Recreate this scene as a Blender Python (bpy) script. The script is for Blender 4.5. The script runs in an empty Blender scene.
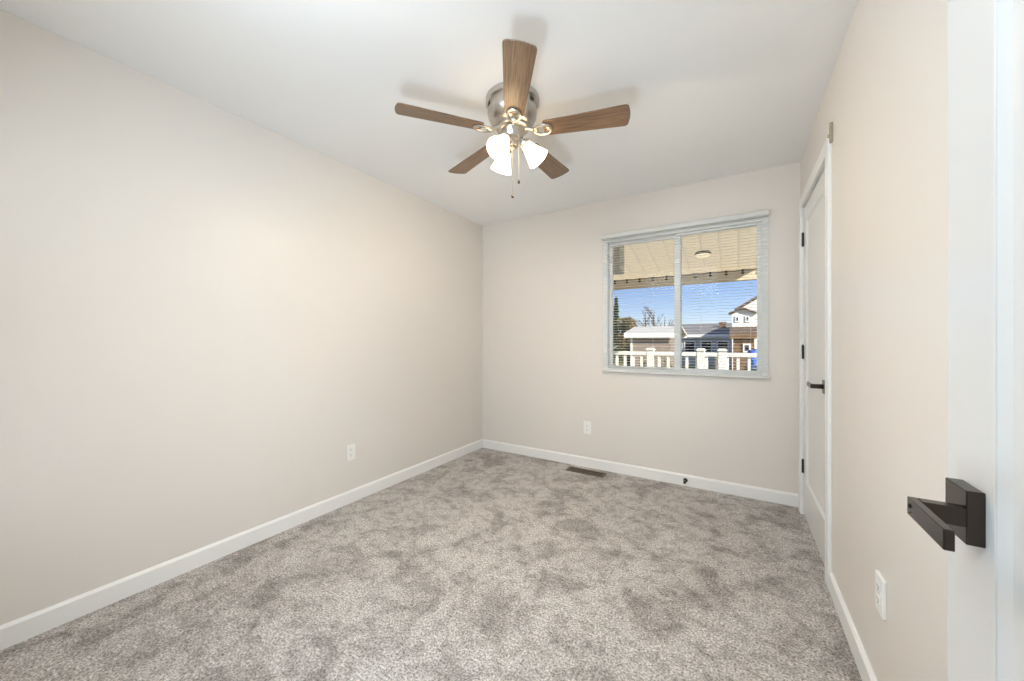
import bpy, bmesh, math, random
from mathutils import Vector, Matrix
R = math.radians
C = bpy.context.scene.collection
random.seed(7)

# ------------------------------------------------------------------ camera, world, light, exposure
CAM_H = 1.176
YAW = 31.6
cam = bpy.data.cameras.new('camera')
cam.sensor_width = 36.0
cam.lens = 365.0 / 1024.0 * 36.0
cam.clip_start = 0.02
cam.clip_end = 400
camo = bpy.data.objects.new('camera', cam)
camo.location = (0, 0, CAM_H)
camo.rotation_euler = (R(90), 0, R(YAW))
C.objects.link(camo)
bpy.context.scene.camera = camo

vs = bpy.context.scene.view_settings
vs.view_transform = 'Standard'
vs.look = 'None'
vs.exposure = 0.47
vs.gamma = 1.0
vs.use_curve_mapping = False

SKY = 0.086
SUN = 5.6
BULB = 4.6
FILAMENT = 620.0
HALL_FILL = 20.0
LOW_FILL = 17.0
HIGH_FILL = 21.5
world = bpy.data.worlds.new('sky')
bpy.context.scene.world = world
world.use_nodes = True
wn = world.node_tree
wn.nodes.clear()
sky = wn.nodes.new('ShaderNodeTexSky')
sky.sky_type = 'NISHITA'
sky.sun_disc = False
sky.sun_elevation = R(38)
sky.sun_rotation = R(200)
sky.air_density = 0.9
sky.dust_density = 0.1
sky.ozone_density = 3.5
bg = wn.nodes.new('ShaderNodeBackground')
bg.inputs['Strength'].default_value = SKY
wo = wn.nodes.new('ShaderNodeOutputWorld')
tint = wn.nodes.new('ShaderNodeMix'); tint.data_type = 'RGBA'; tint.blend_type = 'MULTIPLY'
tint.inputs[0].default_value = 1.0
tint.inputs[7].default_value = (0.97, 0.90, 1.08, 1)
wn.links.new(sky.outputs[0], tint.inputs[6])
wn.links.new(tint.outputs[2], bg.inputs[0])
wn.links.new(bg.outputs[0], wo.inputs[0])

sl = bpy.data.lights.new('sun', 'SUN')
sl.energy = SUN
sl.angle = R(0.6)
sl.color = (1.0, 0.95, 0.87)
so = bpy.data.objects.new('sun', sl)
so.rotation_euler = Vector((-.72, .50, -.50)).to_track_quat('-Z', 'Y').to_euler()     # over the house from the right, onto deck and yard
so.location = (0, -6, 12)
C.objects.link(so)

# unseen fill light added low in the doorway, aimed up at the far ceiling
fl = bpy.data.lights.new('low_fill', 'AREA')
fl.shape = 'DISK'
fl.size = 0.6
fl.energy = LOW_FILL
fl.spread = R(150)
fl.color = (0.72, 0.865, 1.0)
fo = bpy.data.objects.new('low_fill', fl)
fo.location = (-0.62, -0.02, 0.40)
fo.rotation_euler = Vector((-.40, .80, .50)).to_track_quat('-Z', 'Y').to_euler()
C.objects.link(fo)

# large unseen fill light added high at the wall behind the camera
dl = bpy.data.lights.new('high_fill', 'AREA')
dl.shape = 'RECTANGLE'
dl.size = 1.1
dl.size_y = 0.5
dl.energy = HIGH_FILL
dl.color = (0.70, 0.855, 1.0)
do = bpy.data.objects.new('high_fill', dl)
do.location = (-0.80, 0.02, 2.12)
do.rotation_euler = (R(62), 0, R(3))
C.objects.link(do)

# ------------------------------------------------------------------ materials
def srgb(h):
    c = [int(h[i:i + 2], 16) / 255 for i in (0, 2, 4)]
    return tuple(x / 12.92 if x <= 0.04045 else ((x + 0.055) / 1.055) ** 2.4 for x in c) + (1,)

def mat(name, col, rough=0.6, metal=0.0, spec=0.5):
    m = bpy.data.materials.new(name)
    m.use_nodes = True
    b = m.node_tree.nodes['Principled BSDF']
    if isinstance(col, str):
        col = srgb(col)
    b.inputs['Base Color'].default_value = col
    b.inputs['Roughness'].default_value = rough
    b.inputs['Metallic'].default_value = metal
    b.inputs['Specular IOR Level'].default_value = spec
    return m, m.node_tree, b

def noise(nt, scale, detail=4, rough=0.6, vec='Object', dim='3D'):
    tc = nt.nodes.new('ShaderNodeTexCoord')
    n = nt.nodes.new('ShaderNodeTexNoise')
    n.inputs['Scale'].default_value = scale
    n.inputs['Detail'].default_value = detail
    n.inputs['Roughness'].default_value = rough
    nt.links.new(tc.outputs[vec], n.inputs['Vector'])
    return n

def ramp(nt, fac, stops):
    r = nt.nodes.new('ShaderNodeValToRGB')
    e = r.color_ramp.elements
    while len(e) < len(stops):
        e.new(0.5)
    for i, (p, c) in enumerate(stops):
        e[i].position = p
        e[i].color = srgb(c) if isinstance(c, str) else c
    nt.links.new(fac, r.inputs[0])
    return r

def bump(nt, b, height, strength=0.2, dist=0.01):
    bp = nt.nodes.new('ShaderNodeBump')
    bp.inputs['Strength'].default_value = strength
    bp.inputs['Distance'].default_value = dist
    nt.links.new(height, bp.inputs['Height'])
    nt.links.new(bp.outputs[0], b.inputs['Normal'])
    return bp

def painted(name, c0, c1, rough, bscale=220, bstr=0.08, spec=0.5):
    m, nt, b = mat(name, c0, rough, spec=spec)
    n = noise(nt, 1.3, 3)
    r = ramp(nt, n.outputs[0], [(0.3, c0), (0.7, c1)])
    nt.links.new(r.outputs[0], b.inputs['Base Color'])
    n2 = noise(nt, bscale, 3)
    bump(nt, b, n2.outputs[0], bstr, 0.002)
    return m

M = {}
M['wall'] = painted('cream_wall_paint', 'DFD8CF', 'E1DAD2', 0.40)
M['ceiling'] = painted('ceiling_paint', 'F3F2F0', 'F5F4F2', 0.85, 90, 0.15)
M['trim'] = painted('white_trim_paint', 'ECEAE6', 'EEECE8', 0.34, 120, 0.03)
M['door'] = painted('white_door_paint', 'E4E3E0', 'E6E5E2', 0.27, 60, 0.03)
M['door_dimmed'] = painted('white_door_paint_dimmed', 'D7D6D3', 'D9D8D5', 0.27, 60, 0.03)  # same white door paint, darkened to offset the strong light on the open door
M['vinyl'] = painted('white_vinyl', 'F6F6F4', 'F8F8F6', 0.35, 100, 0.02)
M['slat'] = painted('white_blind_slat', 'F8F8F6', 'F6F6F4', 0.4, 100, 0.02)
_nt = M['slat'].node_tree
_tl = _nt.nodes.new('ShaderNodeBsdfTranslucent'); _tl.inputs[0].default_value = srgb('F8F8F4')
_ms = _nt.nodes.new('ShaderNodeMixShader'); _ms.inputs[0].default_value = 0.4
_nt.links.new(_nt.nodes['Principled BSDF'].outputs[0], _ms.inputs[1]); _nt.links.new(_tl.outputs[0], _ms.inputs[2])
_nt.links.new(_ms.outputs[0], _nt.nodes['Material Output'].inputs[0])
M['plate'] = painted('white_outlet_plastic', 'F0EEE9', 'EEECE7', 0.3, 100, 0.01)
M['slot'] = mat('outlet_slot', '5A554E', 0.6)[0]

# carpet: short cut pile with brushed lighter and darker areas
m, nt, b = mat('grey_carpet', 'A8A097', 1.0, spec=0.1)
big = noise(nt, 4.2, 6, 0.66)
big.inputs['Distortion'].default_value = 0.6
fine = noise(nt, 125, 3, 0.8)
mid = noise(nt, 70, 3, 0.7)
r1 = ramp(nt, big.outputs[0], [(0.40, 'A9A4A0'), (0.45, 'B8B3AF'), (0.50, 'C4C0BC'), (0.64, 'CDC9C5')])
r2 = ramp(nt, fine.outputs[0], [(0.36, '3C3835'), (0.47, 'B9B5B1'), (0.6, 'FFFFFF')])
r3 = ramp(nt, mid.outputs[0], [(0.3, '8A847D'), (0.6, 'FFFFFF')])
mx = nt.nodes.new('ShaderNodeMix'); mx.data_type = 'RGBA'; mx.blend_type = 'MULTIPLY'
mx.inputs[0].default_value = 0.75
nt.links.new(r1.outputs[0], mx.inputs[6]); nt.links.new(r2.outputs[0], mx.inputs[7])
mot = noise(nt, 15, 4, 0.65)
mot.inputs['Distortion'].default_value = 0.5
r4 = ramp(nt, mot.outputs[0], [(0.40, 'DAD8D6'), (0.52, 'FFFFFF')])
mx3 = nt.nodes.new('ShaderNodeMix'); mx3.data_type = 'RGBA'; mx3.blend_type = 'MULTIPLY'
mx3.inputs[0].default_value = 0.8
nt.links.new(mx.outputs[2], mx3.inputs[6]); nt.links.new(r4.outputs[0], mx3.inputs[7])
mx2 = nt.nodes.new('ShaderNodeMix'); mx2.data_type = 'RGBA'; mx2.blend_type = 'MULTIPLY'
mx2.inputs[0].default_value = 0.45
nt.links.new(mx3.outputs[2], mx2.inputs[6]); nt.links.new(r3.outputs[0], mx2.inputs[7])
gn = nt.nodes.new('ShaderNodeHueSaturation')
gn.inputs['Value'].default_value = 1.65
nt.links.new(mx2.outputs[2], gn.inputs['Color'])
nt.links.new(gn.outputs[0], b.inputs['Base Color'])
ad = nt.nodes.new('ShaderNodeMath'); ad.operation = 'ADD'
nt.links.new(fine.outputs[0], ad.inputs[0]); nt.links.new(mid.outputs[0], ad.inputs[1])
bump(nt, b, ad.outputs[0], 0.7, 0.012)
M['carpet'] = m

M['black'] = mat('matte_black_metal', '17161A', 0.42, 0.0, 0.5)[0]
m, nt, b = mat('dark_bronze_metal', '4A423C', 0.24, 0.9)
n = noise(nt, 160, 2)
bump(nt, b, n.outputs[0], 0.05, 0.001)
M['bronze'] = m
M['hole'] = mat('dark_hole', '060606', 0.8)[0]
m, nt, b = mat('brushed_nickel', 'C3BEB6', 0.28, 1.0)
n = noise(nt, 40, 2)
r = ramp(nt, n.outputs[0], [(0.3, 'BBB5AC'), (0.7, 'C9C4BC')])
nt.links.new(r.outputs[0], b.inputs['Base Color'])
M['nickel'] = m

# walnut blade: grain runs along local x
m, nt, b = mat('walnut_blade', '6B4A33', 0.3)
tc = nt.nodes.new('ShaderNodeTexCoord')
mp = nt.nodes.new('ShaderNodeMapping')
mp.inputs['Scale'].default_value = (3, 60, 20)
n = nt.nodes.new('ShaderNodeTexNoise')
n.inputs['Scale'].default_value = 2.5; n.inputs['Detail'].default_value = 6; n.inputs['Roughness'].default_value = 0.65
nt.links.new(tc.outputs['Object'], mp.inputs[0]); nt.links.new(mp.outputs[0], n.inputs['Vector'])
r = ramp(nt, n.outputs[0], [(0.3, '55432F'), (0.5, '7C614A'), (0.72, '967A60')])
nt.links.new(r.outputs[0], b.inputs['Base Color'])
bump(nt, b, n.outputs[0], 0.15, 0.002)
M['walnut'] = m

m, nt, b = mat('lit_frosted_glass', 'FFF6E8', 0.35)
b.inputs['Emission Color'].default_value = (1.0, 0.72, 0.40, 1)
b.inputs['Emission Strength'].default_value = BULB
M['shade'] = m
m, nt, b = mat('lit_bulb', 'FFF6E8', 0.35)
b.inputs['Emission Color'].default_value = (1.0, 0.85, 0.66, 1)
b.inputs['Emission Strength'].default_value = FILAMENT
M['bulb'] = m

def glass_mat(name):
    m = bpy.data.materials.new(name); m.use_nodes = True
    nt = m.node_tree; nt.nodes.clear()
    out = nt.nodes.new('ShaderNodeOutputMaterial')
    tr = nt.nodes.new('ShaderNodeBsdfTransparent'); tr.inputs[0].default_value = (0.95, 0.97, 0.96, 1)
    gl = nt.nodes.new('ShaderNodeBsdfGlossy'); gl.inputs['Roughness'].default_value = 0.02
    fr = nt.nodes.new('ShaderNodeFresnel'); fr.inputs[0].default_value = 1.13
    mx = nt.nodes.new('ShaderNodeMixShader')
    nt.links.new(fr.outputs[0], mx.inputs[0]); nt.links.new(tr.outputs[0], mx.inputs[1]); nt.links.new(gl.outputs[0], mx.inputs[2])
    nt.links.new(mx.outputs[0], out.inputs[0])
    return m
M['glass'] = glass_mat('window_glass')

def simple(name, c0, c1, scale, rough=0.8, bstr=0.1):
    m, nt, b = mat(name, c0, rough)
    n = noise(nt, scale, 4)
    r = ramp(nt, n.outputs[0], [(0.35, c0), (0.65, c1)])
    nt.links.new(r.outputs[0], b.inputs['Base Color'])
    bump(nt, b, n.outputs[0], bstr, 0.01)
    return m
M['vent'] = simple('brown_vent_metal', '5F5142', '6B5C4B', 30, 0.5)
M['tan'] = simple('tan_metal', '9C8F7A', 'A89B85', 60, 0.5)
M['soffit'] = simple('beige_patio_metal', 'E6DAC4', 'EADFCB', 4, 0.5)
_nt = M['soffit'].node_tree
_pb = _nt.nodes['Principled BSDF']
_tl = _nt.nodes.new('ShaderNodeBsdfTranslucent'); _tl.inputs[0].default_value = srgb('FBEFD8')
_ms = _nt.nodes.new('ShaderNodeMixShader'); _ms.inputs[0].default_value = 0.88
_nt.links.new(_pb.outputs[0], _ms.inputs[1]); _nt.links.new(_tl.outputs[0], _ms.inputs[2])
_nt.links.new(_ms.outputs[0], _nt.nodes['Material Output'].inputs[0])
M['beam'] = simple('tan_patio_beam', 'DDCDB1', 'E4D6BC', 5, 0.6)
M['rail'] = simple('white_rail_vinyl', 'F1EFEA', 'F5F3EE', 5, 0.5)
M['speaker'] = simple('grey_speckled_metal', 'D2CFC6', 'EAE8E0', 60, 0.7)
M['deck'] = simple('deck_boards', 'CFC4B4', 'D8CEBF', 6, 0.8)
M['grass'] = simple('yard_grass', '7C7A4A', '96905F', 1.5, 0.95)
M['taupe'] = simple('taupe_siding', '96857A', 'A08F84', 3, 0.8)
M['white_siding'] = simple('white_siding', 'E9E7E2', 'F1EFEA', 3, 0.7)
M['grey_siding'] = simple('pale_grey_siding', 'B8BABD', 'C4C6C8', 3, 0.8)
M['roof_grey'] = simple('grey_shingles', '7E7B7C', '8E8B8B', 8, 0.9)
M['roof_light'] = simple('pale_shingles', 'C9C4BD', 'D6D1CA', 8, 0.9)
M['roof_brown'] = simple('brown_shingles', '6B5A4B', '7B6857', 8, 0.9)
M['brown_wood'] = simple('brown_timber', '7A5B3E', '8B6A4A', 6, 0.8)
M['brick'] = simple('brown_brick', '7E5B45', '8E6B54', 9, 0.9)
M['win_dark'] = mat('dark_window_pane', '2C3340', 0.15)[0]
M['blue'] = simple('blue_tarp', '2F5FB5', '3F6FC6', 5, 0.6)
M['evergreen'] = simple('evergreen_needles', '3E4A34', '56603F', 3, 0.9)
M['olive'] = simple('olive_brown_foliage', '7A6B4A', '8F7F58', 3, 0.9)
M['bark'] = simple('grey_bark', '5A4F48', '6C6059', 6, 0.9)
M['lampglow'] = mat('patio_lamp_glass', 'FFE9C4', 0.4)[0]
_b = M['lampglow'].node_tree.nodes['Principled BSDF']
_b.inputs['Emission Color'].default_value = (1.0, 0.85, 0.6, 1)
_b.inputs['Emission Strength'].default_value = 0.6

# ------------------------------------------------------------------ mesh helpers
class MB:
    def __init__(s):
        s.bm = bmesh.new()
    def box(s, x0, x1, y0, y1, z0, z1, bev=0.0, mtx=None):
        t = bmesh.new()
        bmesh.ops.create_cube(t, size=1)
        for v in t.verts:
            v.co = Vector(((v.co.x + .5) * (x1 - x0) + x0, (v.co.y + .5) * (y1 - y0) + y0, (v.co.z + .5) * (z1 - z0) + z0))
        if bev:
            bmesh.ops.bevel(t, geom=t.edges[:], offset=bev, segments=2, affect='EDGES', profile=0.5)
        return s._add(t, mtx)
    def _add(s, t, mtx=None):
        if mtx is not None:
            t.transform(mtx)
        me = bpy.data.meshes.new('t'); t.to_mesh(me); t.free()
        s.bm.from_mesh(me); bpy.data.meshes.remove(me)
        return s
    def lathe(s, prof, seg=40, mtx=None, closed=False):
        t = bmesh.new(); rings = []
        for r, z in prof:
            if r < 1e-6:
                rings.append([t.verts.new((0, 0, z))])
            else:
                rings.append([t.verts.new((r * math.cos(2 * math.pi * k / seg), r * math.sin(2 * math.pi * k / seg), z)) for k in range(seg)])
        pairs = list(zip(rings, rings[1:]))
        if closed: pairs.append((rings[-1], rings[0]))
        for a, b in pairs:
            for k in range(seg):
                k2 = (k + 1) % seg
                vs_ = [a[k % len(a)], a[k2 % len(a)], b[k2 % len(b)], b[k % len(b)]]
                u = []
                for v in vs_:
                    if v not in u: u.append(v)
                if len(u) > 2:
                    try: t.faces.new(u)
                    except ValueError: pass
        bmesh.ops.recalc_face_normals(t, faces=t.faces[:])
        return s._add(t, mtx)
    def tube(s, pts, r, seg=10, cap=True, closed=False):
        pts = [Vector(p) for p in pts]
        rr = r if isinstance(r, (list, tuple)) else [r] * len(pts)
        t = bmesh.new(); rings = []
        n = len(pts); up = None
        for i, p in enumerate(pts):
            if closed: d = pts[(i + 1) % n] - pts[i - 1]
            else: d = pts[min(i + 1, n - 1)] - pts[max(i - 1, 0)]
            d.normalize()
            if up is None:
                up = Vector((0, 0, 1)) if abs(d.z) < .9 else Vector((1, 0, 0))
            x = d.cross(up).normalized(); y = x.cross(d).normalized(); up = y
            rings.append([t.verts.new(p + rr[i] * (x * math.cos(2 * math.pi * k / seg) + y * math.sin(2 * math.pi * k / seg))) for k in range(seg)])
        pr = list(zip(rings, rings[1:]))
        if closed: pr.append((rings[-1], rings[0]))
        for a, b in pr:
            for k in range(seg):
                t.faces.new([a[k], a[(k + 1) % seg], b[(k + 1) % seg], b[k]])
        if cap and not closed:
            t.faces.new(rings[0]); t.faces.new(rings[-1])
        bmesh.ops.recalc_face_normals(t, faces=t.faces[:])
        return s._add(t)
    def prism(s, pts, h0, h1, mtx=None, bev=0.0):
        """extrude a polygon (x,y) from z=h0 to z=h1"""
        t = bmesh.new()
        a = [t.verts.new((x, y, h0)) for x, y in pts]; b = [t.verts.new((x, y, h1)) for x, y in pts]
        n = len(pts)
        t.faces.new(a[::-1]); t.faces.new(b)
        for k in range(n): t.faces.new([a[k], a[(k + 1) % n], b[(k + 1) % n], b[k]])
        bmesh.ops.recalc_face_normals(t, faces=t.faces[:])
        if bev:
            eds = [e for e in t.edges if abs(e.verts[0].co.z - e.verts[1].co.z) < 1e-6]
            bmesh.ops.bevel(t, geom=eds, offset=bev, segments=2, affect='EDGES', profile=0.5)
        return s._add(t, mtx)
    def sphere(s, c, r, seg=16, sc=(1, 1, 1)):
        t = bmesh.new()
        bmesh.ops.create_uvsphere(t, u_segments=seg, v_segments=max(6, seg // 2), radius=r)
        for v in t.verts: v.co = Vector((v.co.x * sc[0] + c[0], v.co.y * sc[1] + c[1], v.co.z * sc[2] + c[2]))
        return s._add(t)
    def build(s, name, m, parent=None, smooth=False, loc=None):
        me = bpy.data.meshes.new(name)
        s.bm.to_mesh(me); s.bm.free()
        me.materials.append(m)
        if smooth:
            for p in me.polygons: p.use_smooth = True
            try: me.set_sharp_from_angle(angle=R(35))
            except Exception: pass
        o = bpy.data.objects.new(name, me)
        C.objects.link(o)
        if loc is not None: o.location = loc
        if parent is not None: o.parent = parent
        return o

def tag(o, label=None, cat=None, group=None, kind=None):
    if label: o['label'] = label
    if cat: o['category'] = cat
    if group: o['group'] = group
    if kind: o['kind'] = kind
    return o
def empty(name, loc, rz=0, label=None, cat=None, group=None, kind=None):
    o = bpy.data.objects.new(name, None)
    o.empty_display_size = .05
    o.location = loc; o.rotation_euler = (0, 0, rz)
    C.objects.link(o)
    return tag(o, label, cat, group, kind)
def copy_tree(o, parent=None):
    c = o.copy(); C.objects.link(c)
    if parent is not None: c.parent = parent
    for ch in [x for x in list(bpy.data.objects) if x.parent == o]:
        copy_tree(ch, c)
    return c
def struct(mb, name, m, label, cat, parent=None):
    return tag(mb.build(name, m, parent), label, cat, None, 'structure')

# ------------------------------------------------------------------ room shell
XL, XR, YB, YF, H = -2.39, 0.383, 3.26, -0.03, 2.44
WX0, WX1, WZ0, WZ1 = -1.035, 0.2, 0.905, 2.102        # window opening
CY0, CY1, CZ = 2.318, 3.136, 2.078                   # closet opening
DX0, DX1, DZ = -0.53, 0.262, 2.06                    # entry opening
T = 0.12
struct(MB().box(XL - T, XR + T, YF - T, YB + T, -0.1, 0), 'floor', M['carpet'], 'grey beige cut pile carpet with brushed darker patches covering the bedroom floor', 'floor')
struct(MB().box(XL - T, XR + T, YF - T, YB + T, H, H + 0.1), 'ceiling', M['ceiling'], 'flat white painted bedroom ceiling above the fan', 'ceiling')
struct(MB().box(XL - T, XL, YF - T, YB + T, 0, H), 'wall_left', M['wall'], 'long plain cream wall left of the window wall', 'wall')
b = MB()
b.box(XL, WX0, YB, YB + T, 0, H); b.box(WX1, XR + T, YB, YB + T, 0, H)
b.box(WX0, WX1, YB, YB + T, 0, WZ0); b.box(WX0, WX1, YB, YB + T, WZ1, H)
struct(b, 'wall_back', M['wall'], 'cream end wall holding the window with the blind', 'wall')
b = MB()
b.box(XR, XR + T, YF - T, CY0, 0, H); b.box(XR, XR + T, CY1, YB, 0, H); b.box(XR, XR + T, CY0, CY1, CZ, H)
struct(b, 'wall_right', M['wall'], 'cream wall with the closed white closet door', 'wall')
b = MB()
b.box(XL, DX0, YF - T, YF, 0, H); b.box(DX1, XR, YF - T, YF, 0, H); b.box(DX0, DX1, YF - T, YF, DZ, H)
struct(b, 'wall_front', M['wall'], 'cream wall behind the camera with the entry doorway', 'wall')

# baseboards: flat board with an eased top
BH, BT = 0.09, 0.013
prof = [(0, 0), (BT, 0), (BT, BH - 0.012), (BT * .45, BH - 0.002), (0, BH)]
def base_run(name, a, b_, n, label):
    """board from a to b (xy) standing on the floor, facing direction n"""
    a, b_, n = Vector(a), Vector(b_), Vector(n)
    t = MB(); bm = t.bm; rows = []
    for p in (a, b_):
        rows.append([bm.verts.new((p.x + n.x * o, p.y + n.y * o, z)) for o, z in prof])
    k = len(prof)
    for i in range(k):
        bm.faces.new([rows[0][i], rows[0][(i + 1) % k], rows[1][(i + 1) % k], rows[1][i]])
    bm.faces.new(rows[0]); bm.faces.new(rows[1][::-1])
    bmesh.ops.recalc_face_normals(bm, faces=bm.faces[:])
    struct(t, name, M['trim'], label, 'baseboard')
CASW = 0.066
base_run('baseboard_left', (XL, YF), (XL, YB), (1, 0), 'white baseboard along the foot of the long left wall')
base_run('baseboard_back', (XL + BT, YB), (XR, YB), (0, -1), 'white baseboard under the window carrying the black door stop')
base_run('baseboard_right', (XR, YF), (XR, CY0 - CASW - .003), (-1, 0), 'white baseboard below the outlet beside the closet door casing')

# closet casing and jamb
b = MB()
cx0, cx1 = XR - 0.016, XR
b.box(cx0, cx1, CY0 - CASW, CY0 + .004, 0, CZ + CASW, .003)
b.box(cx0, cx1, CY1 - .004, CY1 + CASW, 0, CZ + CASW, .003)
b.box(cx0, cx1, CY0 + .004, CY1 - .004, CZ - .004, CZ + CASW, .003)
b.box(XR, XR + T, CY0, CY0 + .002, 0, CZ); b.box(XR, XR + T, CY1 - .002, CY1, 0, CZ); b.box(XR, XR + T, CY0 + .002, CY1 - .002, CZ - .002, CZ)
b.box(XR + .045, XR + T, CY0 + .002, CY0 + .014, 0, CZ - .002); b.box(XR + .045, XR + T, CY1 - .014, CY1 - .002, 0, CZ - .002)
struct(b, 'trim_1', M['trim'], 'white flat casing framing the closet door', 'door casing')

def shaker_door(name, W, Hd, th, stile, top, bottom, label, paint='door'):
    """door slab in local coords: x 0..W along the door, y 0..th thickness (room face at y=0), z up; one recessed panel each face"""
    root = empty(name, (0, 0, 0), 0, label, 'door', None, 'structure')
    b = MB()
    b.box(0, stile, 0, th, 0, Hd, .0015); b.box(W - stile, W, 0, th, 0, Hd, .0015)
    b.box(stile, W - stile, 0, th, 0, bottom, .0015); b.box(stile, W - stile, 0, th, Hd - top, Hd, .0015)
    b.build('door_frame', M[paint], root)
    p = MB(); rc = .009; e = .012
    bm = p.bm
    x0, x1, z0, z1 = stile - .001, W - stile + .001, bottom - .001, Hd - top + .001
    for y, yy in ((0.001, rc), (th - .001, th - rc)):
        o = [bm.verts.new(c) for c in ((x0, y, z0), (x1, y, z0), (x1, y, z1), (x0, y, z1))]
        i = [bm.verts.new(c) for c in ((x0 + e, yy, z0 + e), (x1 - e, yy, z0 + e), (x1 - e, yy, z1 - e), (x0 + e, yy, z1 - e))]
        for k in range(4): bm.faces.new([o[k], o[(k + 1) % 4], i[(k + 1) % 4], i[k]])
        bm.faces.new(i)
    bmesh.ops.recalc_face_normals(bm, faces=bm.faces[:])
    p.build('door_panel', M[paint], root)
    return root

def lever(root, x, z, s, face=0.0, rose=(.055, .066, .016), arm=.123):
    """square-rose lever; door local coords; y negative is into the room; the arm runs in direction s along x"""
    h = empty_part('lever_handle', root)
    rw, rh, rt = rose
    MB().box(x - rw / 2, x + rw / 2, face - rt, face, z - rh / 2, z + rh / 2, .0012).build('rose_plate', M['bronze'], h)
    proj_ = .063
    ex = x + s * .016
    x0, x1 = sorted((ex - s * .003, ex + s * arm))
    b = MB()
    b.box(x0, x1, face - proj_, face - proj_ + .009, z - .0115, z + .0115, .001)
    b.box(*sorted((ex - s * .003, ex + s * .012)), face - proj_ + .009, face - rt, z - .0115, z + .0115, .001)
    b.build('lever_arm', M['bronze'], h)
    p = MB()
    p.lathe([(0, 0), (.0028, 0), (.0028, .0012), (0, .0012)], 14, Matrix.Translation((ex + s * .006, face - proj_ + .0002, z + .002)) @ Matrix.Rotation(R(90), 4, 'X'))
    p.box(ex + s * .006 - .002, ex + s * .006 + .002, face - proj_ - .0006, face - proj_ + .001, z - .007, z - .0055)
    p.build('privacy_pin', M['hole'], h)
    return h
def empty_part(name, parent):
    o = bpy.data.objects.new(name, None); o.empty_display_size = .02
    C.objects.link(o); o.parent = parent
    return o
def hinge(root, x, y, z, hh=.09):
    b = MB()
    b.box(x - .016, x + .016, y - .003, y + .004, z - hh / 2, z + hh / 2, .0008)
    for k in range(5):
        z0 = z - hh / 2 + k * hh / 5
        b.lathe([(0, z0 + .0006), (.0065, z0 + .0006), (.0065, z0 + hh / 5 - .0006), (0, z0 + hh / 5 - .0006)], 14, Matrix.Translation((x, y - .006, 0)))
    b.lathe([(0, z + hh / 2), (.0045, z + hh / 2), (.003, z + hh / 2 + .006), (0, z + hh / 2 + .008)], 12, Matrix.Translation((x, y - .006, 0)))
    b.build('hinge', M['black'], root)

# closet door: local x runs from the far hinge side towards the camera
DW = CY1 - CY0 - .006
d1 = shaker_door('door_1', DW, 2.052, .035, .105, .105, .235, 'closed white one-panel closet door with black lever and hinges')
for z in (.327 - .012, 1.098 - .012, 1.856 - .012): hinge(d1, -.001, 0, z)
lever(d1, DW - .065, .93, -1)
d1.location = (XR + .004, CY1 - .003, .012)
d1.rotation_euler = (0, 0, R(-90))
# local (x,y) -> world: rotate -90: x -> -Y ; y -> +X  (room face y=0 looks to -X)

# entry door, swung open against the right wall; free edge at y = .763
d2 = shaker_door('door_2', .762, 2.03, .035, .112, .112, .235, 'open white panel door in the foreground at right with square black lever', 'door_dimmed')
lever(d2, .0685, .948, 1, rose=(.053, .066, .016), arm=.096)
d2.location = (.254, .763, .012)
d2.rotation_euler = (0, 0, R(-90))
for z in (.28, 1.05, 1.80):
    hinge(d2, .763, 0.034, z)

# entry doorway jamb and casing
b = MB()
b.box(DX0 - .0, DX0 + .018, YF - T, YF, 0, DZ); b.box(DX1 - .004, DX1 + .012, YF - T, YF - .002, 0, DZ); b.box(DX0 + .018, DX1 - .004, YF - T, YF, DZ - .018, DZ)
b.box(DX0 - .06, DX0 + .005, YF, YF + .012, 0, DZ + .05, .002); b.box(DX0 + .005, DX1, YF, YF + .012, DZ - .012, DZ + .05, .002)
struct(b, 'trim_2', M['trim'], 'white casing of the entry doorway behind the camera', 'door casing')

# ------------------------------------------------------------------ window
w = empty('window_1', ((WX0 + WX1) / 2, YB, WZ0), 0, 'white vinyl two-pane sliding window behind the mini blind', 'window', None, 'structure')
def wl(mb, name, m, parent=w, smooth=False):
    o = mb.build(name, m, parent, smooth)
    o.matrix_parent_inverse = Matrix.Identity(4)
    if parent is w: o.location = (-w.location.x, -w.location.y, -w.location.z)
    return o
b = MB(); y0, y1 = YB + .004, YB + .118; fw = .042
b.box(WX0, WX0 + fw, y0, y1, WZ0, WZ1, .002); b.box(WX1 - fw, WX1, y0, y1, WZ0, WZ1, .002)
b.box(WX0 + fw, WX1 - fw, y0, y1, WZ0, WZ0 + fw * .6, .002); b.box(WX0 + fw, WX1 - fw, y0, y1, WZ1 - fw, WZ1, .002)
wl(b, 'window_frame', M['vinyl'])
xm = -.416
for x0, x1, yy in ((WX0 + fw, xm + .025, YB + .062), (xm - .025, WX1 - fw, YB + .034)):
    b = MB(); sw = .027; z0, z1 = WZ0 + fw * .6, WZ1 - fw
    b.box(x0, x0 + (sw if x0 < -.6 else 0.047), yy, yy + .026, z0, z1, .002)
    b.box(x1 - (sw if x1 > -.2 else .047), x1, yy, yy + .026, z0, z1, .002)
    xa, xb = x0 + (sw if x0 < -.6 else .047), x1 - (sw if x1 > -.2 else .047)
    b.box(xa, xb, yy, yy + .026, z0, z0 + .018, .002); b.box(xa, xb, yy, yy + .026, z1 - .022, z1, .002)
    s = wl(b, 'sash', M['vinyl'])
    g = MB().box(xa - .004, xb + .004, yy + .011, yy + .015, z0 + .014, z1 - .018).build('pane', M['glass'], s)

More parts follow.
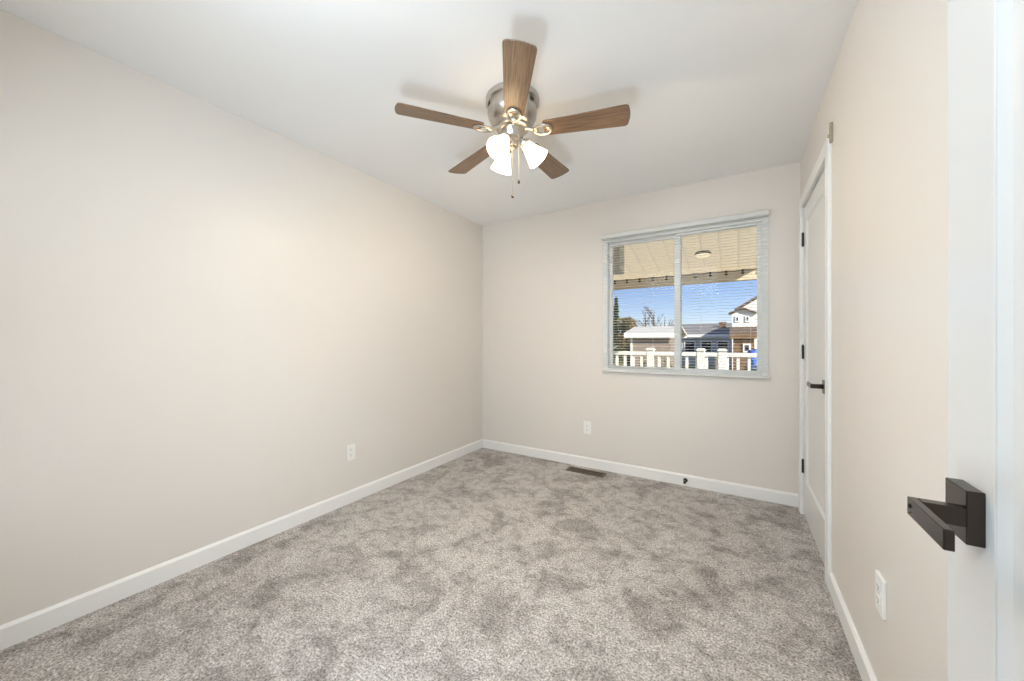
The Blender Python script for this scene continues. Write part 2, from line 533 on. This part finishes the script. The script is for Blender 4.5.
# mini blind, mounted on the wall over the window
bl = empty('window_blind', (-.42, YB, 2.08), 0, 'white horizontal mini blind lowered over the window with open slats', 'blind')
def bp(mb, name, m, parent=bl, smooth=False):
    o = mb.build(name, m, parent, smooth)
    if parent is bl: o.location = -Vector(bl.location)
    return o
BX0, BX1, BY = -1.033, .200, YB - .026
b = MB().box(BX0, BX1, BY - .021, BY + .019, 2.086, 2.124, .006)
bp(b, 'headrail', M['slat'], smooth=True)
b = MB()
pitch = .0225; z = 2.072; ns = 0
while z > .932:
    n = 6; ch = .0112; th = .0002; tilt = R(2)
    bm = b.bm
    rows = []
    for x in (BX0 + .006, BX1 - .006):
        up_, dn = [], []
        for k in range(n + 1):
            u = -1 + 2 * k / n
            yy = u * ch; zz = .0022 * (1 - u * u)
            Y = BY + yy * math.cos(tilt) - zz * math.sin(tilt); Z = z + yy * math.sin(tilt) + zz * math.cos(tilt)
            up_.append(bm.verts.new((x, Y, Z + th))); dn.append(bm.verts.new((x, Y, Z - th)))
        rows.append(up_ + dn[::-1])
    a, c_ = rows; L = len(a)
    for k in range(L): bm.faces.new([a[k], a[(k + 1) % L], c_[(k + 1) % L], c_[k]])
    bm.faces.new(a); bm.faces.new(c_[::-1])
    z -= pitch; ns += 1
bmesh.ops.recalc_face_normals(b.bm, faces=b.bm.faces[:])
bp(b, 'slats', M['slat'], smooth=True)
bp(MB().box(BX0, BX1, BY - .014, BY + .014, .899, .916, .004), 'bottom_rail', M['slat'], smooth=True)
for x in (-.93, -.60, -.24, .09):
    b = MB()
    b.tube([(x, BY - .0135, 2.09), (x, BY - .0135, .91)], .0005, 5); b.tube([(x, BY + .0135, 2.09), (x, BY + .0135, .91)], .0005, 5)
    bp(b, 'ladder_cord', M['slat'])
bp(MB().tube([(-.998, BY - .024, 1.072), (-.94, BY - .022, 1.102), (-.885, BY - .02, 1.13)], .0042, 10), 'tilt_wand', M['slat'], smooth=True)
for x in (BX0 - .002, BX1 - .001):
    bp(MB().box(x, x + .003, BY - .023, YB, 2.083, 2.127, .001), 'bracket', M['slat'])

# ------------------------------------------------------------------ ceiling fan
FX, FY = -1.0, 1.63
fan = empty('ceiling_fan', (FX, FY, H), R(YAW), 'brushed nickel flush ceiling fan with five walnut blades and three lit glass shades', 'ceiling fan')
MB().lathe([(0, 0), (.136, 0), (.139, -.004), (.139, -.030), (.134, -.036), (.128, -.038)], 64).build('ceiling_ring', M['nickel'], fan, True)
MB().lathe([(.128, -.036), (.127, -.060), (.131, -.068), (.131, -.078), (.126, -.100), (.113, -.124), (.098, -.138), (.086, -.146), (0, -.146)], 64).build('motor_housing', M['nickel'], fan, True)
for k in range(6):
    a = R(60 * k + 20)
    b = MB(); b.box(-.014, .014, -.004, .004, -.009, .009, .003)
    o = b.build('vent_slot', M['black'], fan)
    o.location = (.1265 * math.cos(a), .1265 * math.sin(a), -.049); o.rotation_euler = (0, 0, a + R(90))
MB().lathe([(0, -.146), (.080, -.146), (.084, -.150), (.084, -.160), (.072, -.168), (0, -.168)], 48).build('hub_plate', M['nickel'], fan, True)
MB().lathe([(.06, -.168), (.062, -.172), (.058, -.180), (.056, -.205), (.050, -.214), (.034, -.220), (.030, -.226), (.032, -.240), (.026, -.252), (.012, -.258), (.009, -.266), (0, -.268)], 40).build('light_kit_body', M['nickel'], fan, True)

# blade in local coords: x out along the blade
def blade_outline():
    pts = []
    r0, r1 = .165, .586
    w0, w1 = .050, .066
    def wv(r): return w0 + (w1 - w0) * (r - r0) / (r1 - r0)
    rc0, rc1 = .014, .019
    def corner(cx, cy, rad, a0, a1, n=6):
        return [(cx + rad * math.cos(R(a0 + (a1 - a0) * k / n)), cy + rad * math.sin(R(a0 + (a1 - a0) * k / n))) for k in range(n + 1)]
    pts += corner(r0 + rc0, -w0 + rc0, rc0, 180, 270)
    pts += corner(r1 - rc1 - .004, -w1 + rc1, rc1, 270, 352)
    pts += [(r1 + .002, -.015), (r1 + .002, .015)]
    pts += corner(r1 - rc1 - .004, w1 - rc1, rc1, 8, 90)
    pts += corner(r0 + rc0, w0 - rc0, rc0, 90, 180)
    return pts
BZ = -.177
pitch_m = Matrix.Rotation(R(-11), 4, 'X')
def blade_iron():
    """cast arm that forks into an open loop under the blade root"""
    b = MB()
    b.tube([(.070, 0, .014), (.095, 0, .008), (.118, 0, -.002), (.135, 0, -.008)], [.012, .010, .0085, .009], 10)
    loop = []
    for k in range(28):
        t = 2 * math.pi * k / 28
        x = .160 - .044 * math.cos(t)
        y = .036 * math.sin(t) * (0.72 + 0.28 * (1 - math.cos(t)) / 2)
        loop.append((x, y, -.0085))
    b.tube(loop, .0072, 8, closed=True)
    b.box(.182, .208, -.012, .012, -.0085, -.0035, .002)
    for y in (-.026, .026): b.sphere((.178, y, -.011), .0045, 10, (1, 1, .6))
    b.sphere((.196, 0, -.0095), .0048, 10, (1, 1, .6))
    return b
b0 = MB().prism(blade_outline(), -.003, .003, None, .0015)
blade0 = b0.build('fan_blade', M['walnut'], fan)
iron0 = blade_iron().build('blade_iron', M['nickel'], blade0, True)
for k in range(5):
    bo = blade0 if k == 0 else copy_tree(blade0, fan)
    bo.location = (0, 0, BZ)
    bo.rotation_euler = (Matrix.Rotation(R(-87.3 + 72 * k), 4, 'Z') @ pitch_m).to_euler()

# three lit glass shades
for k, a in enumerate((-4, -122, 118)):
    az = R(a)
    d = Vector((math.cos(az), math.sin(az), 0))
    tilt = R(40)
    ax = d * math.sin(tilt) + Vector((0, 0, -math.cos(tilt)))
    neck = d * .058 + Vector((0, 0, -.226))
    arm = MB()
    arm.tube([d * .026 + Vector((0, 0, -.232)), d * .042 + Vector((0, 0, -.224)), neck - ax * .012, neck + ax * .004], .0085, 10)
    q = ax.to_track_quat('Z', 'Y').to_matrix().to_4x4()
    mt = Matrix.Translation(neck) @ q
    arm.lathe([(0, -.004), (.02, -.002), (.027, .006), (.028, .020), (.026, .024), (0, .024)], 24, mt)
    arm.build('light_arm', M['nickel'], fan, True)
    sh = MB()
    prof_s = [(.024, .016), (.029, .028), (.034, .045), (.040, .066), (.048, .090), (.056, .110), (.061, .124), (.063, .132)]
    prof_s = [(r * .94, z * .93) for r, z in prof_s]
    full = prof_s + [(r - .003, z - .0005) for r, z in prof_s[::-1]]
    sh.lathe(full, 36, mt, closed=True)
    so_ = sh.build('lamp_shade', M['shade'], fan, True)
    bu = MB(); bu.lathe([(0, .026), (.012, .028), (.013, .045), (.022, .066), (.027, .085), (.023, .103), (.012, .112), (0, .114)], 20, mt)
    bu.build('light_bulb', M['bulb'], so_, True)

# pull chains
for x, y, z1, lab in ((.000, -.052, 1.922, 0), (.032, -.046, 1.998, 1)):
    zb = z1 - H
    ch = MB()
    zz = -.205
    ch.tube([(x, y, -.198), (x, y, zb)], .0011, 6)
    while zz > zb:
        ch.sphere((x, y, zz), .0019, 6); zz -= .006
    c_ = ch.build('pull_chain', M['nickel'], fan, True)
    MB().lathe([(0, .004), (.002, .002), (.0055, -.006), (.0068, -.013), (.005, -.019), (0, -.021)], 16, Matrix.Translation((x, y, zb))).build('chain_knob', M['bronze'], c_, True)

# ------------------------------------------------------------------ wall outlets
def outlet(name, loc, rz, label, thick=.007):
    """plate in local x-z, facing -y"""
    o = empty(name, loc, rz, label, 'electrical outlet', 'white duplex wall outlets')
    MB().box(-.035, .035, -thick, 0, -.0575, .0575, .0025).build('cover_plate', M['plate'], o)
    for zz in (-.0195, .0195):
        r = MB()
        r.prism([(.0165 * math.cos(t) , max(-.0135, min(.0135, .0172 * math.sin(t)))) for t in [2 * math.pi * k / 28 for k in range(28)]], 0, .0022,
                Matrix.Translation((0, -thick + .0004, zz)) @ Matrix.Rotation(R(90), 4, 'X'))
        rr = r.build('receptacle', M['plate'], o)
        s = MB()
        s.box(-.0075, -.0055, -thick - .0022, -thick - .001, zz - .001, zz + .008); s.box(.0055, .0075, -thick - .0022, -thick - .001, zz + .000, zz + .0075)
        s.lathe([(0, 0), (.0026, 0), (.0026, .001), (0, .001)], 12, Matrix.Translation((0, -thick - .0012, zz - .0065)) @ Matrix.Rotation(R(90), 4, 'X'))
        s.build('slots', M['slot'], rr)
    MB().lathe([(0, 0), (.003, 0), (.0025, .0012), (0, .0014)], 12, Matrix.Translation((0, -thick + .0002, 0)) @ Matrix.Rotation(R(90), 4, 'X')).build('screw', M['plate'], o)
    return o
outlet('wall_outlet', (XL, 1.645, .365), R(90), 'white outlet low on the long cream wall at left')
outlet('wall_outlet.001', (-1.182, YB, .366), 0, 'white outlet low on the end wall beneath the window')
outlet('wall_outlet.002', (XR, 1.551, .395), R(-90), 'white outlet low on the right wall between closet casing and open door', .010)

# ------------------------------------------------------------------ floor register, door stop, tan clip
v = empty('floor_vent', (-1.147, 3.125, 0), 0, 'brown metal floor register set in the carpet beneath the window', 'floor vent')
b = MB()
b.box(-.175, .175, -.055, -.040, 0, .006, .002); b.box(-.175, .175, .040, .055, 0, .006, .002)
b.box(-.175, -.155, -.040, .040, 0, .006, .002); b.box(.155, .175, -.040, .040, 0, .006, .002)
b.build('vent_frame', M['vent'], v)
b = MB()
for k in range(22):
    x = -.148 + k * .0141
    b.box(-.0022, .0022, -.040, .040, -.003, .003, 0, Matrix.Translation((x, 0, .002)) @ Matrix.Rotation(R(30), 4, 'Y'))
b.box(-.155, .155, -.003, .003, 0, .0045)
b.build('vent_louvers', M['vent'], v)
MB().box(-.155, .155, -.040, .040, .0004, .0012).build('vent_opening', M['hole'], v)

ds = empty('door_stop', (-.352, YB - BT, .048), 0, 'small black door stop screwed to the baseboard right of the vent', 'door stop')
rot = Matrix.Rotation(R(90), 4, 'X')
MB().lathe([(0, 0), (.0165, 0), (.0165, .004), (.012, .010), (.006, .013), (0, .013)], 24, rot).build('base_flange', M['black'], ds, True)
MB().lathe([(0, .012), (.0035, .012), (.0035, .052), (0, .052)], 14, rot).build('rod', M['nickel'], ds, True)
MB().lathe([(0, .050), (.0085, .050), (.0095, .054), (.0095, .066), (.007, .070), (0, .071)], 20, rot).build('rubber_tip', M['black'], ds, True)

tc_ = empty('wall_clip', (XR, 2.240, 2.150), 0, 'small narrow tan clip on the wall at the upper corner of the closet casing', 'clip')
MB().box(-.012, 0, -.008, .008, -.046, .046, .002).build('clip_plate', M['tan'], tc_)
MB().tube([(-.012, .002, -.006), (-.017, .001, -.012), (-.017, -.001, -.020), (-.012, -.002, -.024)], .0018, 8).build('clip_hook', M['vent'], tc_, True)

# ------------------------------------------------------------------ hallway behind the camera (ceiling lamp added as fill through the doorway)
hy0, hy1 = -1.6, YF - T
struct(MB().box(-1.6, 1.2, hy0, hy1, -.1, 0), 'floor_hall', M['carpet'], 'grey carpet of the hallway behind the camera', 'floor')
struct(MB().box(-1.6, 1.2, hy0, hy1, H, H + .1), 'ceiling_hall', M['ceiling'], 'white ceiling of the hallway behind the camera', 'ceiling')
struct(MB().box(-1.6, 1.2, hy0 - .1, hy0, 0, H), 'wall_hall', M['ceiling'], 'white wall of the hallway behind the camera', 'wall')
struct(MB().box(-1.7, -1.6, hy0, hy1, 0, H), 'wall_hall_left', M['ceiling'], 'white left end wall of the hallway', 'wall')
struct(MB().box(1.2, 1.3, hy0, hy1, 0, H), 'wall_hall_right', M['ceiling'], 'white right end wall of the hallway', 'wall')
hl = empty('hall_fill_lamp', (-.2, -.85, H), 0, 'round white flush fill lamp added on the unseen hallway ceiling', 'fill lamp')
MB().lathe([(0, 0), (.16, 0), (.16, -.02), (.15, -.025), (0, -.025)], 40).build('lamp_base', M['nickel'], hl, True)
m, nt, bb_ = mat('hall_fill_glass', 'FFFFFF', 0.4)
bb_.inputs['Emission Color'].default_value = (0.93, 0.97, 1.0, 1)
bb_.inputs['Emission Strength'].default_value = HALL_FILL
MB().lathe([(.15, -.024), (.145, -.05), (.12, -.078), (.07, -.096), (0, -.102)], 40).build('lamp_glass', m, hl, True)

# ------------------------------------------------------------------ outside
GZ = -.75
struct(MB().box(-60, 60, YB + T + .001, 120, GZ - .2, GZ), 'ground', M['grass'], 'dry grass yard beyond the deck', 'ground')
b = MB()
yy = YB + T + .02
while yy < 6.25:
    b.box(-4.5, 3.5, yy, yy + .135, -.19, -.15); yy += .14
struct(b, 'deck', M['deck'], 'board deck outside the window under the patio cover', 'deck')
b = MB()
b.box(-8, XL - T, YB + .02, YB + T, -.7, 3.2); b.box(XR + T, 6, YB + .02, YB + T, -.7, 3.2); b.box(XL - T, XR + T, YB + .02, YB + T, H + .1, 3.2)
struct(b, 'wall_outside', M['white_siding'], 'outer house wall beside the window', 'wall')

# patio cover: sloping ribbed metal pans, tan beam, gutter, posts
pr = empty('patio_cover', (-.6, 4.6, 2.5), 0, 'beige ribbed metal patio cover with tan beam seen through the window top', 'patio cover')
def pp(mb, name, m, parent=pr, smooth=False):
    o = mb.build(name, m, parent, smooth); o.location = -Vector(pr.location); return o
PY0, PY1 = YB + T + .012, 6.02
def rz(y): return 2.72 - (y - PY0) / (PY1 - PY0) * .56
b = MB(); bm = b.bm
x = -4.4
prof_r = []
while x < 0.35:
    prof_r += [(x, 0), (x + .02, .0), (x + .023, .003), (x + .192, .003), (x + .195, 0)]
    x += .2
lo0 = [bm.verts.new((px_, PY0, rz(PY0) + dz)) for px_, dz in prof_r]; lo1 = [bm.verts.new((px_, PY1, rz(PY1) + dz)) for px_, dz in prof_r]
up0 = [bm.verts.new((px_, PY0, rz(PY0) + dz + .01)) for px_, dz in prof_r]; up1 = [bm.verts.new((px_, PY1, rz(PY1) + dz + .01)) for px_, dz in prof_r]
for k in range(len(prof_r) - 1):
    bm.faces.new([lo0[k], lo0[k + 1], lo1[k + 1], lo1[k]]); bm.faces.new([up0[k], up1[k], up1[k + 1], up0[k + 1]])
pp(b, 'roof_pans', M['soffit'])
pp(MB().box(-4.4, 1.6, 5.78, 5.88, 1.985, 2.12, .004), 'beam', M['beam'])
pp(MB().box(-4.4, .45, 6.02, 6.12, 2.02, 2.26, .004), 'gutter', M['soffit'])
for x in (-4.2, 1.5):
    b = MB(); b.box(x - .05, x + .05, 5.78, 5.88, -.15, 1.985, .004); b.box(x - .07, x + .07, 5.76, 5.90, -.15, -.13, .003)
    pp(b, 'post', M['soffit'])

sl_ = empty('string_lights', (-.6, 5.77, 2.13), 0, 'string of small dark bulbs clipped along the tan patio beam', 'string lights')
pts = []
xs = [-2.4 + .19 * k for k in range(16)]
for i, x in enumerate(xs):
    pts.append((x, 5.772, 2.125))
    if i < len(xs) - 1: pts.append((x + .095, 5.772, 2.112))
o = MB().tube(pts, .004, 6).build('cable', M['black'], sl_); o.location = -Vector(sl_.location)
for x in xs:
    b = MB(); b.lathe([(0, .0), (.012, 0), (.012, -.022), (.018, -.035), (.018, -.05), (0, -.065)], 12, Matrix.Translation((x, 5.768, 2.125)))
    o = b.build('socket_bulb', M['bronze'], sl_, True); o.location = -Vector(sl_.location)

pl = empty('patio_lamp', (-.37, 5.3, rz(5.3)), 0, 'lit lamp with a dark rim under the patio cover', 'patio lamp')
MB().lathe([(0, .002), (.09, .002), (.096, -.02), (.092, -.03), (0, -.03)], 32).build('lamp_rim', M['bronze'], pl, True)
MB().lathe([(.088, -.029), (.084, -.045), (.055, -.062), (0, -.07)], 32).build('lamp_glass', M['lampglow'], pl, True)

sp = empty('outdoor_speaker', (-1.195, 4.3, 2.36), R(-10), 'grey speckled box hung under the patio cover at the upper left pane', 'speaker')
MB().box(-.065, .065, -.06, .06, -.40, .0, .008).build('cabinet', M['speaker'], sp)
MB().tube([(0, 0, -.01), (0, 0, rz(4.3) - 2.36)], .012, 10).build('hanger', M['black'], sp)
b = MB()
for i in range(6):
    for j in range(15): b.sphere((-.047 + i * .0188, -.061, -.375 + j * .025), .0045, 6, (1, .4, 1))
b.build('speaker_grille', M['tan'], sp)

# white deck railing
rl = empty('deck_railing', (-.8, 6.24, -.15), 0, 'white vinyl deck railing with capped posts and square balusters', 'railing')
def rp(mb, name, m=None):
    o = mb.build(name, m or M['rail'], rl); o.location = -Vector(rl.location); return o
rp(MB().box(-4.4, .8, 6.20, 6.28, 0.935, 0.998, .006), 'top_rail')
rp(MB().box(-4.4, .8, 6.22, 6.26, .62 - .02, .67 - .02, .004), 'middle_rail')
rp(MB().box(-4.4, .8, 6.22, 6.26, -.06, -.0, .004), 'bottom_rail')
for x in (-3.6, -2.45, -1.19, -.46, -.18, .76):
    b = MB(); b.box(x - .05, x + .05, 6.19, 6.29, -.15, 1.02, .003)
    p_ = rp(b, 'post')
    c_ = MB().box(x - .065, x + .065, 6.175, 6.305, 1.02, 1.04, .003)
    c_.prism([(x - .05, 6.19), (x + .05, 6.19), (x + .05, 6.29), (x - .05, 6.29)], 1.04, 1.055)
    c_.build('post_cap', M['rail'], p_)
bal = rp(MB().box(-.019, .019, 6.221, 6.259, -.02, .94), 'baluster')
x = -4.3; first = True
while x < .72:
    o = bal if first else bal.copy()
    if not first:
        C.objects.link(o); o.parent = rl
    first = False
    o.location = (x - rl.location.x, -rl.location.y, -rl.location.z)
    x += .135

# buildings beyond the yard
def gable(name, cx, cy, wx, dy, h_eave, h_ridge, ridge_axis, wall_m, roof_m, trim_m, label, rot=0, over=.35, z0=GZ):
    root = empty(name, (cx, cy, z0), rot, label, 'building')
    hx, hy = wx / 2, dy / 2
    b = MB(); bm = b.bm
    if ridge_axis == 'x':
        pr_ = [(-hy, 0), (hy, 0), (hy, h_eave), (0, h_ridge), (-hy, h_eave)]
        rows = [[bm.verts.new((sx, y, z)) for y, z in pr_] for sx in (-hx, hx)]
    else:
        pr_ = [(-hx, 0), (hx, 0), (hx, h_eave), (0, h_ridge), (-hx, h_eave)]
        rows = [[bm.verts.new((x, sy, z)) for x, z in pr_] for sy in (-hy, hy)]
    for k in range(5): bm.faces.new([rows[0][k], rows[0][(k + 1) % 5], rows[1][(k + 1) % 5], rows[1][k]])
    bm.faces.new(rows[0]); bm.faces.new(rows[1][::-1])
    bmesh.ops.recalc_face_normals(bm, faces=bm.faces[:])
    # siding courses
    n = int(h_eave / .22)
    for k in range(1, n):
        b.box(-hx - .012, hx + .012, -hy - .012, hy + .012, k * .22, k * .22 + .02)
    b.build('walls', wall_m, root)
    rb = MB()
    half = (hy if ridge_axis == 'x' else hx)
    length = (hx if ridge_axis == 'x' else hy) + over
    slope = (h_ridge - h_eave) / half
    for s in (-1, 1):
        ang = math.atan(slope)
        L = (half + over) / math.cos(ang)
        if ridge_axis == 'x':
            mt = Matrix.Translation((0, 0, h_ridge + .05)) @ Matrix.Rotation(-s * ang, 4, 'X')
            rb.box(-length, length, 0 if s > 0 else -L, L if s > 0 else 0, 0, .1, 0, mt)
        else:
            mt = Matrix.Translation((0, 0, h_ridge + .05)) @ Matrix.Rotation(s * ang, 4, 'Y')
            rb.box(0 if s > 0 else -L, L if s > 0 else 0, -length, length, 0, .1, 0, mt)
    roof = rb.build('roof', roof_m, root)
    ez = h_ridge - slope * (half + over)
    for s in (-1, 1):
        fb = MB()
        if ridge_axis == 'x': fb.box(-length, length, s * (half + over) - .03, s * (half + over) + .03, ez - .08, ez + .14)
        else: fb.box(s * (half + over) - .03, s * (half + over) + .03, -length, length, ez - .08, ez + .14)
        fb.build('fascia', trim_m, roof)
    return root
def window_on(root, x, y, z, w_, h_, axis='y'):
    b = MB(); b.box(x - w_ / 2, x + w_ / 2, y - .04, y + .02, z - h_ / 2, z + h_ / 2)
    f = b.build('window', M['rail'], root)
    MB().box(x - w_ / 2 + .08, x + w_ / 2 - .08, y - .06, y - .03, z - h_ / 2 + .08, z + h_ / 2 - .08).build('pane', M['win_dark'], f)

g = gable('garage', -3.65, 21.0, 1.85, 4.0, 2.2, 2.55, 'x', M['taupe'], M['roof_light'], M['rail'], 'taupe garage with pale roof and white fascia behind the deck railing', over=.28)
b = MB(); b.box(-.95, -.85, -2.03, -1.9, 0, 2.2); b.build('corner_board', M['rail'], g)
hm = gable('house', -2.6, 36, 4.6, 8, 2.35, 3.25, 'x', M['grey_siding'], M['roof_grey'], M['rail'], 'long low house with grey shingle roof beyond the yard', over=.4)
for x in (-1.7, -.55, .6, 1.7): window_on(hm, x, -4.02, 1.45, .8, .9)
b = MB().box(1.42, 1.86, -1.9, -1.4, 2.6, 3.32); b.box(1.37, 1.91, -1.95, -1.35, 3.3, 3.42); b.build('chimney', M['brick'], hm)
wh = gable('house.001', 2.1, 28.4, 3.9, 7, 3.75, 5.0, 'y', M['white_siding'], M['roof_brown'], M['rail'], 'tall white gabled house with brown roof edge at the right pane', over=.2)
window_on(wh, -.9, -3.52, 2.9, .5, .6)
b = MB(); bm = b.bm                      # front bay with its own small gable
rows = [[bm.verts.new((x, y, z)) for x, z in ((-2.32, 0), (-1.32, 0), (-1.32, 3.45), (-1.82, 3.68), (-2.32, 3.45))] for y in (-4.4, -3.4)]
for k in range(5): bm.faces.new([rows[0][k], rows[0][(k + 1) % 5], rows[1][(k + 1) % 5], rows[1][k]])
bm.faces.new(rows[0]); bm.faces.new(rows[1][::-1])
bmesh.ops.recalc_face_normals(bm, faces=bm.faces[:])
bay = b.build('bay', M['white_siding'], wh)
b = MB()
for s_ in (-1, 1):
    b.box(*((0, .72) if s_ > 0 else (-.72, 0)), -4.6, -3.3, 0, .07, 0, Matrix.Translation((-1.82, 0, 3.70)) @ Matrix.Rotation(s_ * R(24), 4, 'Y'))
b.build('bay_roof', M['roof_brown'], bay)
for x in (-2.06, -1.58): window_on(bay, x, -4.42, 3.12, .22, .34)
bs = gable('shed', .27, 20.2, .8, 2.2, 2.12, 2.42, 'x', M['brown_wood'], M['roof_brown'], M['brown_wood'], 'brown timber shed standing before the white gabled house', over=.14)
window_on(bs, .12, -1.12, 1.6, .3, .4)
tb = empty('tarp_bundle', (.56, 17.2, GZ), 0, 'bright blue covered bundle behind the railing at the right pane', 'tarp')
b = MB(); b.sphere((0, 0, .8), .8, 24, (.28, .45, 1.0)); bm = b.bm
for v in bm.verts:
    v.co.z = max(0, min(1.55, v.co.z * 1.2)) * (1 + .03 * math.sin(19 * v.co.x + 8 * v.co.y))
b.build('cover', M['blue'], tb, True)
MB().tube([(-.23, -.1, 1.0), (-.12, -.33, 1.0), (.12, -.33, 1.0), (.23, -.1, 1.0)], .012, 6).build('rope', M['rail'], tb)

# trees
def leaf_cloud(mb, n, fn, size):
    bm = mb.bm
    for _ in range(n):
        p = fn(); s = size * random.uniform(.6, 1.4)
        q = Matrix.Rotation(random.uniform(0, 6.28), 3, Vector((random.gauss(0, 1), random.gauss(0, 1), random.gauss(0, 1))).normalized())
        vs_ = [bm.verts.new(Vector(p) + q @ Vector(c)) for c in ((-s, 0, 0), (0, -s * .45, 0), (s, 0, 0), (0, s * .45, s * .2))]
        bm.faces.new(vs_)
def evergreen(name, x, y, h, r, label):
    t = empty(name, (x, y, GZ), 0, label, 'tree')
    MB().tube([(0, 0, 0), (0, 0, h * .5), (0, 0, h * .97)], [.14, .09, .02], 8).build('trunk', M['bark'], t)
    b = MB()
    def fn():
        z = random.random() ** 1.5
        lay = (z * 12) % 1
        rad = r * (1 - z) * (1.05 - .45 * lay) * math.sqrt(random.random())
        a = random.uniform(0, 6.283)
        return (rad * math.cos(a), rad * math.sin(a), h * (.06 + .94 * z))
    leaf_cloud(b, 2600, fn, .13)
    b.build('foliage', M['evergreen'], t)
def round_tree(name, x, y, h, r, label, m):
    t = empty(name, (x, y, GZ), 0, label, 'tree')
    b = MB(); b.tube([(0, 0, 0), (.05, 0, h * .35), (0, .05, h * .6)], [.14, .1, .05], 8)
    for k in range(7):
        a = k * .9; b.tube([(0, 0, h * (.3 + .03 * k)), (r * .4 * math.cos(a), r * .4 * math.sin(a), h * (.5 + .03 * k)), (r * .75 * math.cos(a), r * .75 * math.sin(a), h * (.65 + .03 * k))], [.05, .03, .01], 6)
    b.build('trunk', M['bark'], t)
    b = MB()
    blobs = [(random.uniform(-.6, .6) * r, random.uniform(-.6, .6) * r, h * random.uniform(.35, .85), r * random.uniform(.35, .55)) for _ in range(14)]
    def fn():
        cx, cy, cz, rr = random.choice(blobs)
        d = Vector((random.gauss(0, 1), random.gauss(0, 1), random.gauss(0, 1))).normalized() * rr * random.random() ** .4
        return (cx + d.x, cy + d.y, cz + d.z)
    leaf_cloud(b, 3000, fn, .10)
    b.build('foliage', m, t)
def bare_tree(name, x, y, h, label, seed):
    t = empty(name, (x, y, GZ), 0, label, 'tree', 'bare trees beyond the garage')
    rnd = random.Random(seed)
    tr = MB(); br = MB()
    tr.tube([(0, 0, 0), (.04, 0, h * .4), (-.03, 0, h * .72), (0, 0, h)], [.13, .10, .07, .02], 8)
    tr.build('trunk', M['bark'], t)
    def branch(p, d, L, r, dep):
        q = p + d * L
        br.tube([p, p + d * L * .5 + Vector((rnd.uniform(-.05, .05), 0, rnd.uniform(0, .06))) * L, q], [r, r * .8, r * .55], 5)
        if dep:
            for _ in range(3):
                nd = (d + Vector((rnd.uniform(-.6, .6), rnd.uniform(-.6, .6), rnd.uniform(-.1, .5)))).normalized()
                branch(p + d * L * rnd.uniform(.4, 1), nd, L * .6, r * .55, dep - 1)
    for k in range(9):
        a = rnd.uniform(0, 6.28)
        z0_ = h * rnd.uniform(.4, .9)
        branch(Vector((0, 0, z0_)), Vector((math.cos(a) * .6, math.sin(a) * .6, .8)).normalized(), h * .2, .035, 2)
    br.build('branches', M['bark'], t)
evergreen('evergreen_tree', -7.75, 27.6, 5.15, .75, 'dark pointed evergreen tree at the left edge of the window view')
round_tree('olive_tree', -6.0, 24.2, 3.75, .8, 'rounded olive brown tree beside the dark evergreen', M['olive'])
bare_tree('bare_tree', -6.5, 32, 4.3, 'leafless tree rising just right of the olive brown tree', 3)
bare_tree('bare_tree.001', -6.65, 36.5, 4.75, 'leafless tree above the middle of the garage roof', 5)
bare_tree('bare_tree.002', -6.4, 41, 4.4, 'leafless tree above the right end of the garage roof', 9)
shrub_labels = ['lone green brown shrub below the dark evergreen', 'green brown shrub below the left post cap of the railing', 'green brown shrub left of the window mullion behind the railing',
                'green brown shrub right of the window mullion behind the railing', 'green brown shrub below the paired post caps at the right pane', 'green brown shrub below the bright blue bundle']
for k, x in enumerate((-2.62, -2.0, -1.42, -.82, -.25, .28)):
    t = empty('shrub' if k == 0 else 'shrub.%03d' % k, (x, 9.4 + .25 * (k % 2), GZ), 0, shrub_labels[k], 'shrub', 'shrubs behind the deck railing')
    st = MB()
    for j in range(5):
        a = j * 1.26; st.tube([(0, 0, 0), (.1 * math.cos(a), .1 * math.sin(a), .6), (.17 * math.cos(a), .17 * math.sin(a), 1.2)], [.02, .014, .006], 6)
    st.build('stems', M['bark'], t)
    f = MB()
    def fn():
        d = Vector((random.gauss(0, 1), random.gauss(0, 1), random.gauss(0, 1))).normalized() * random.random() ** .4
        return (d.x * .23, d.y * .23, .8 + d.z * .68)
    leaf_cloud(f, 420, fn, .06)
    f.build('foliage', M['evergreen'] if k % 2 else M['olive'], t)
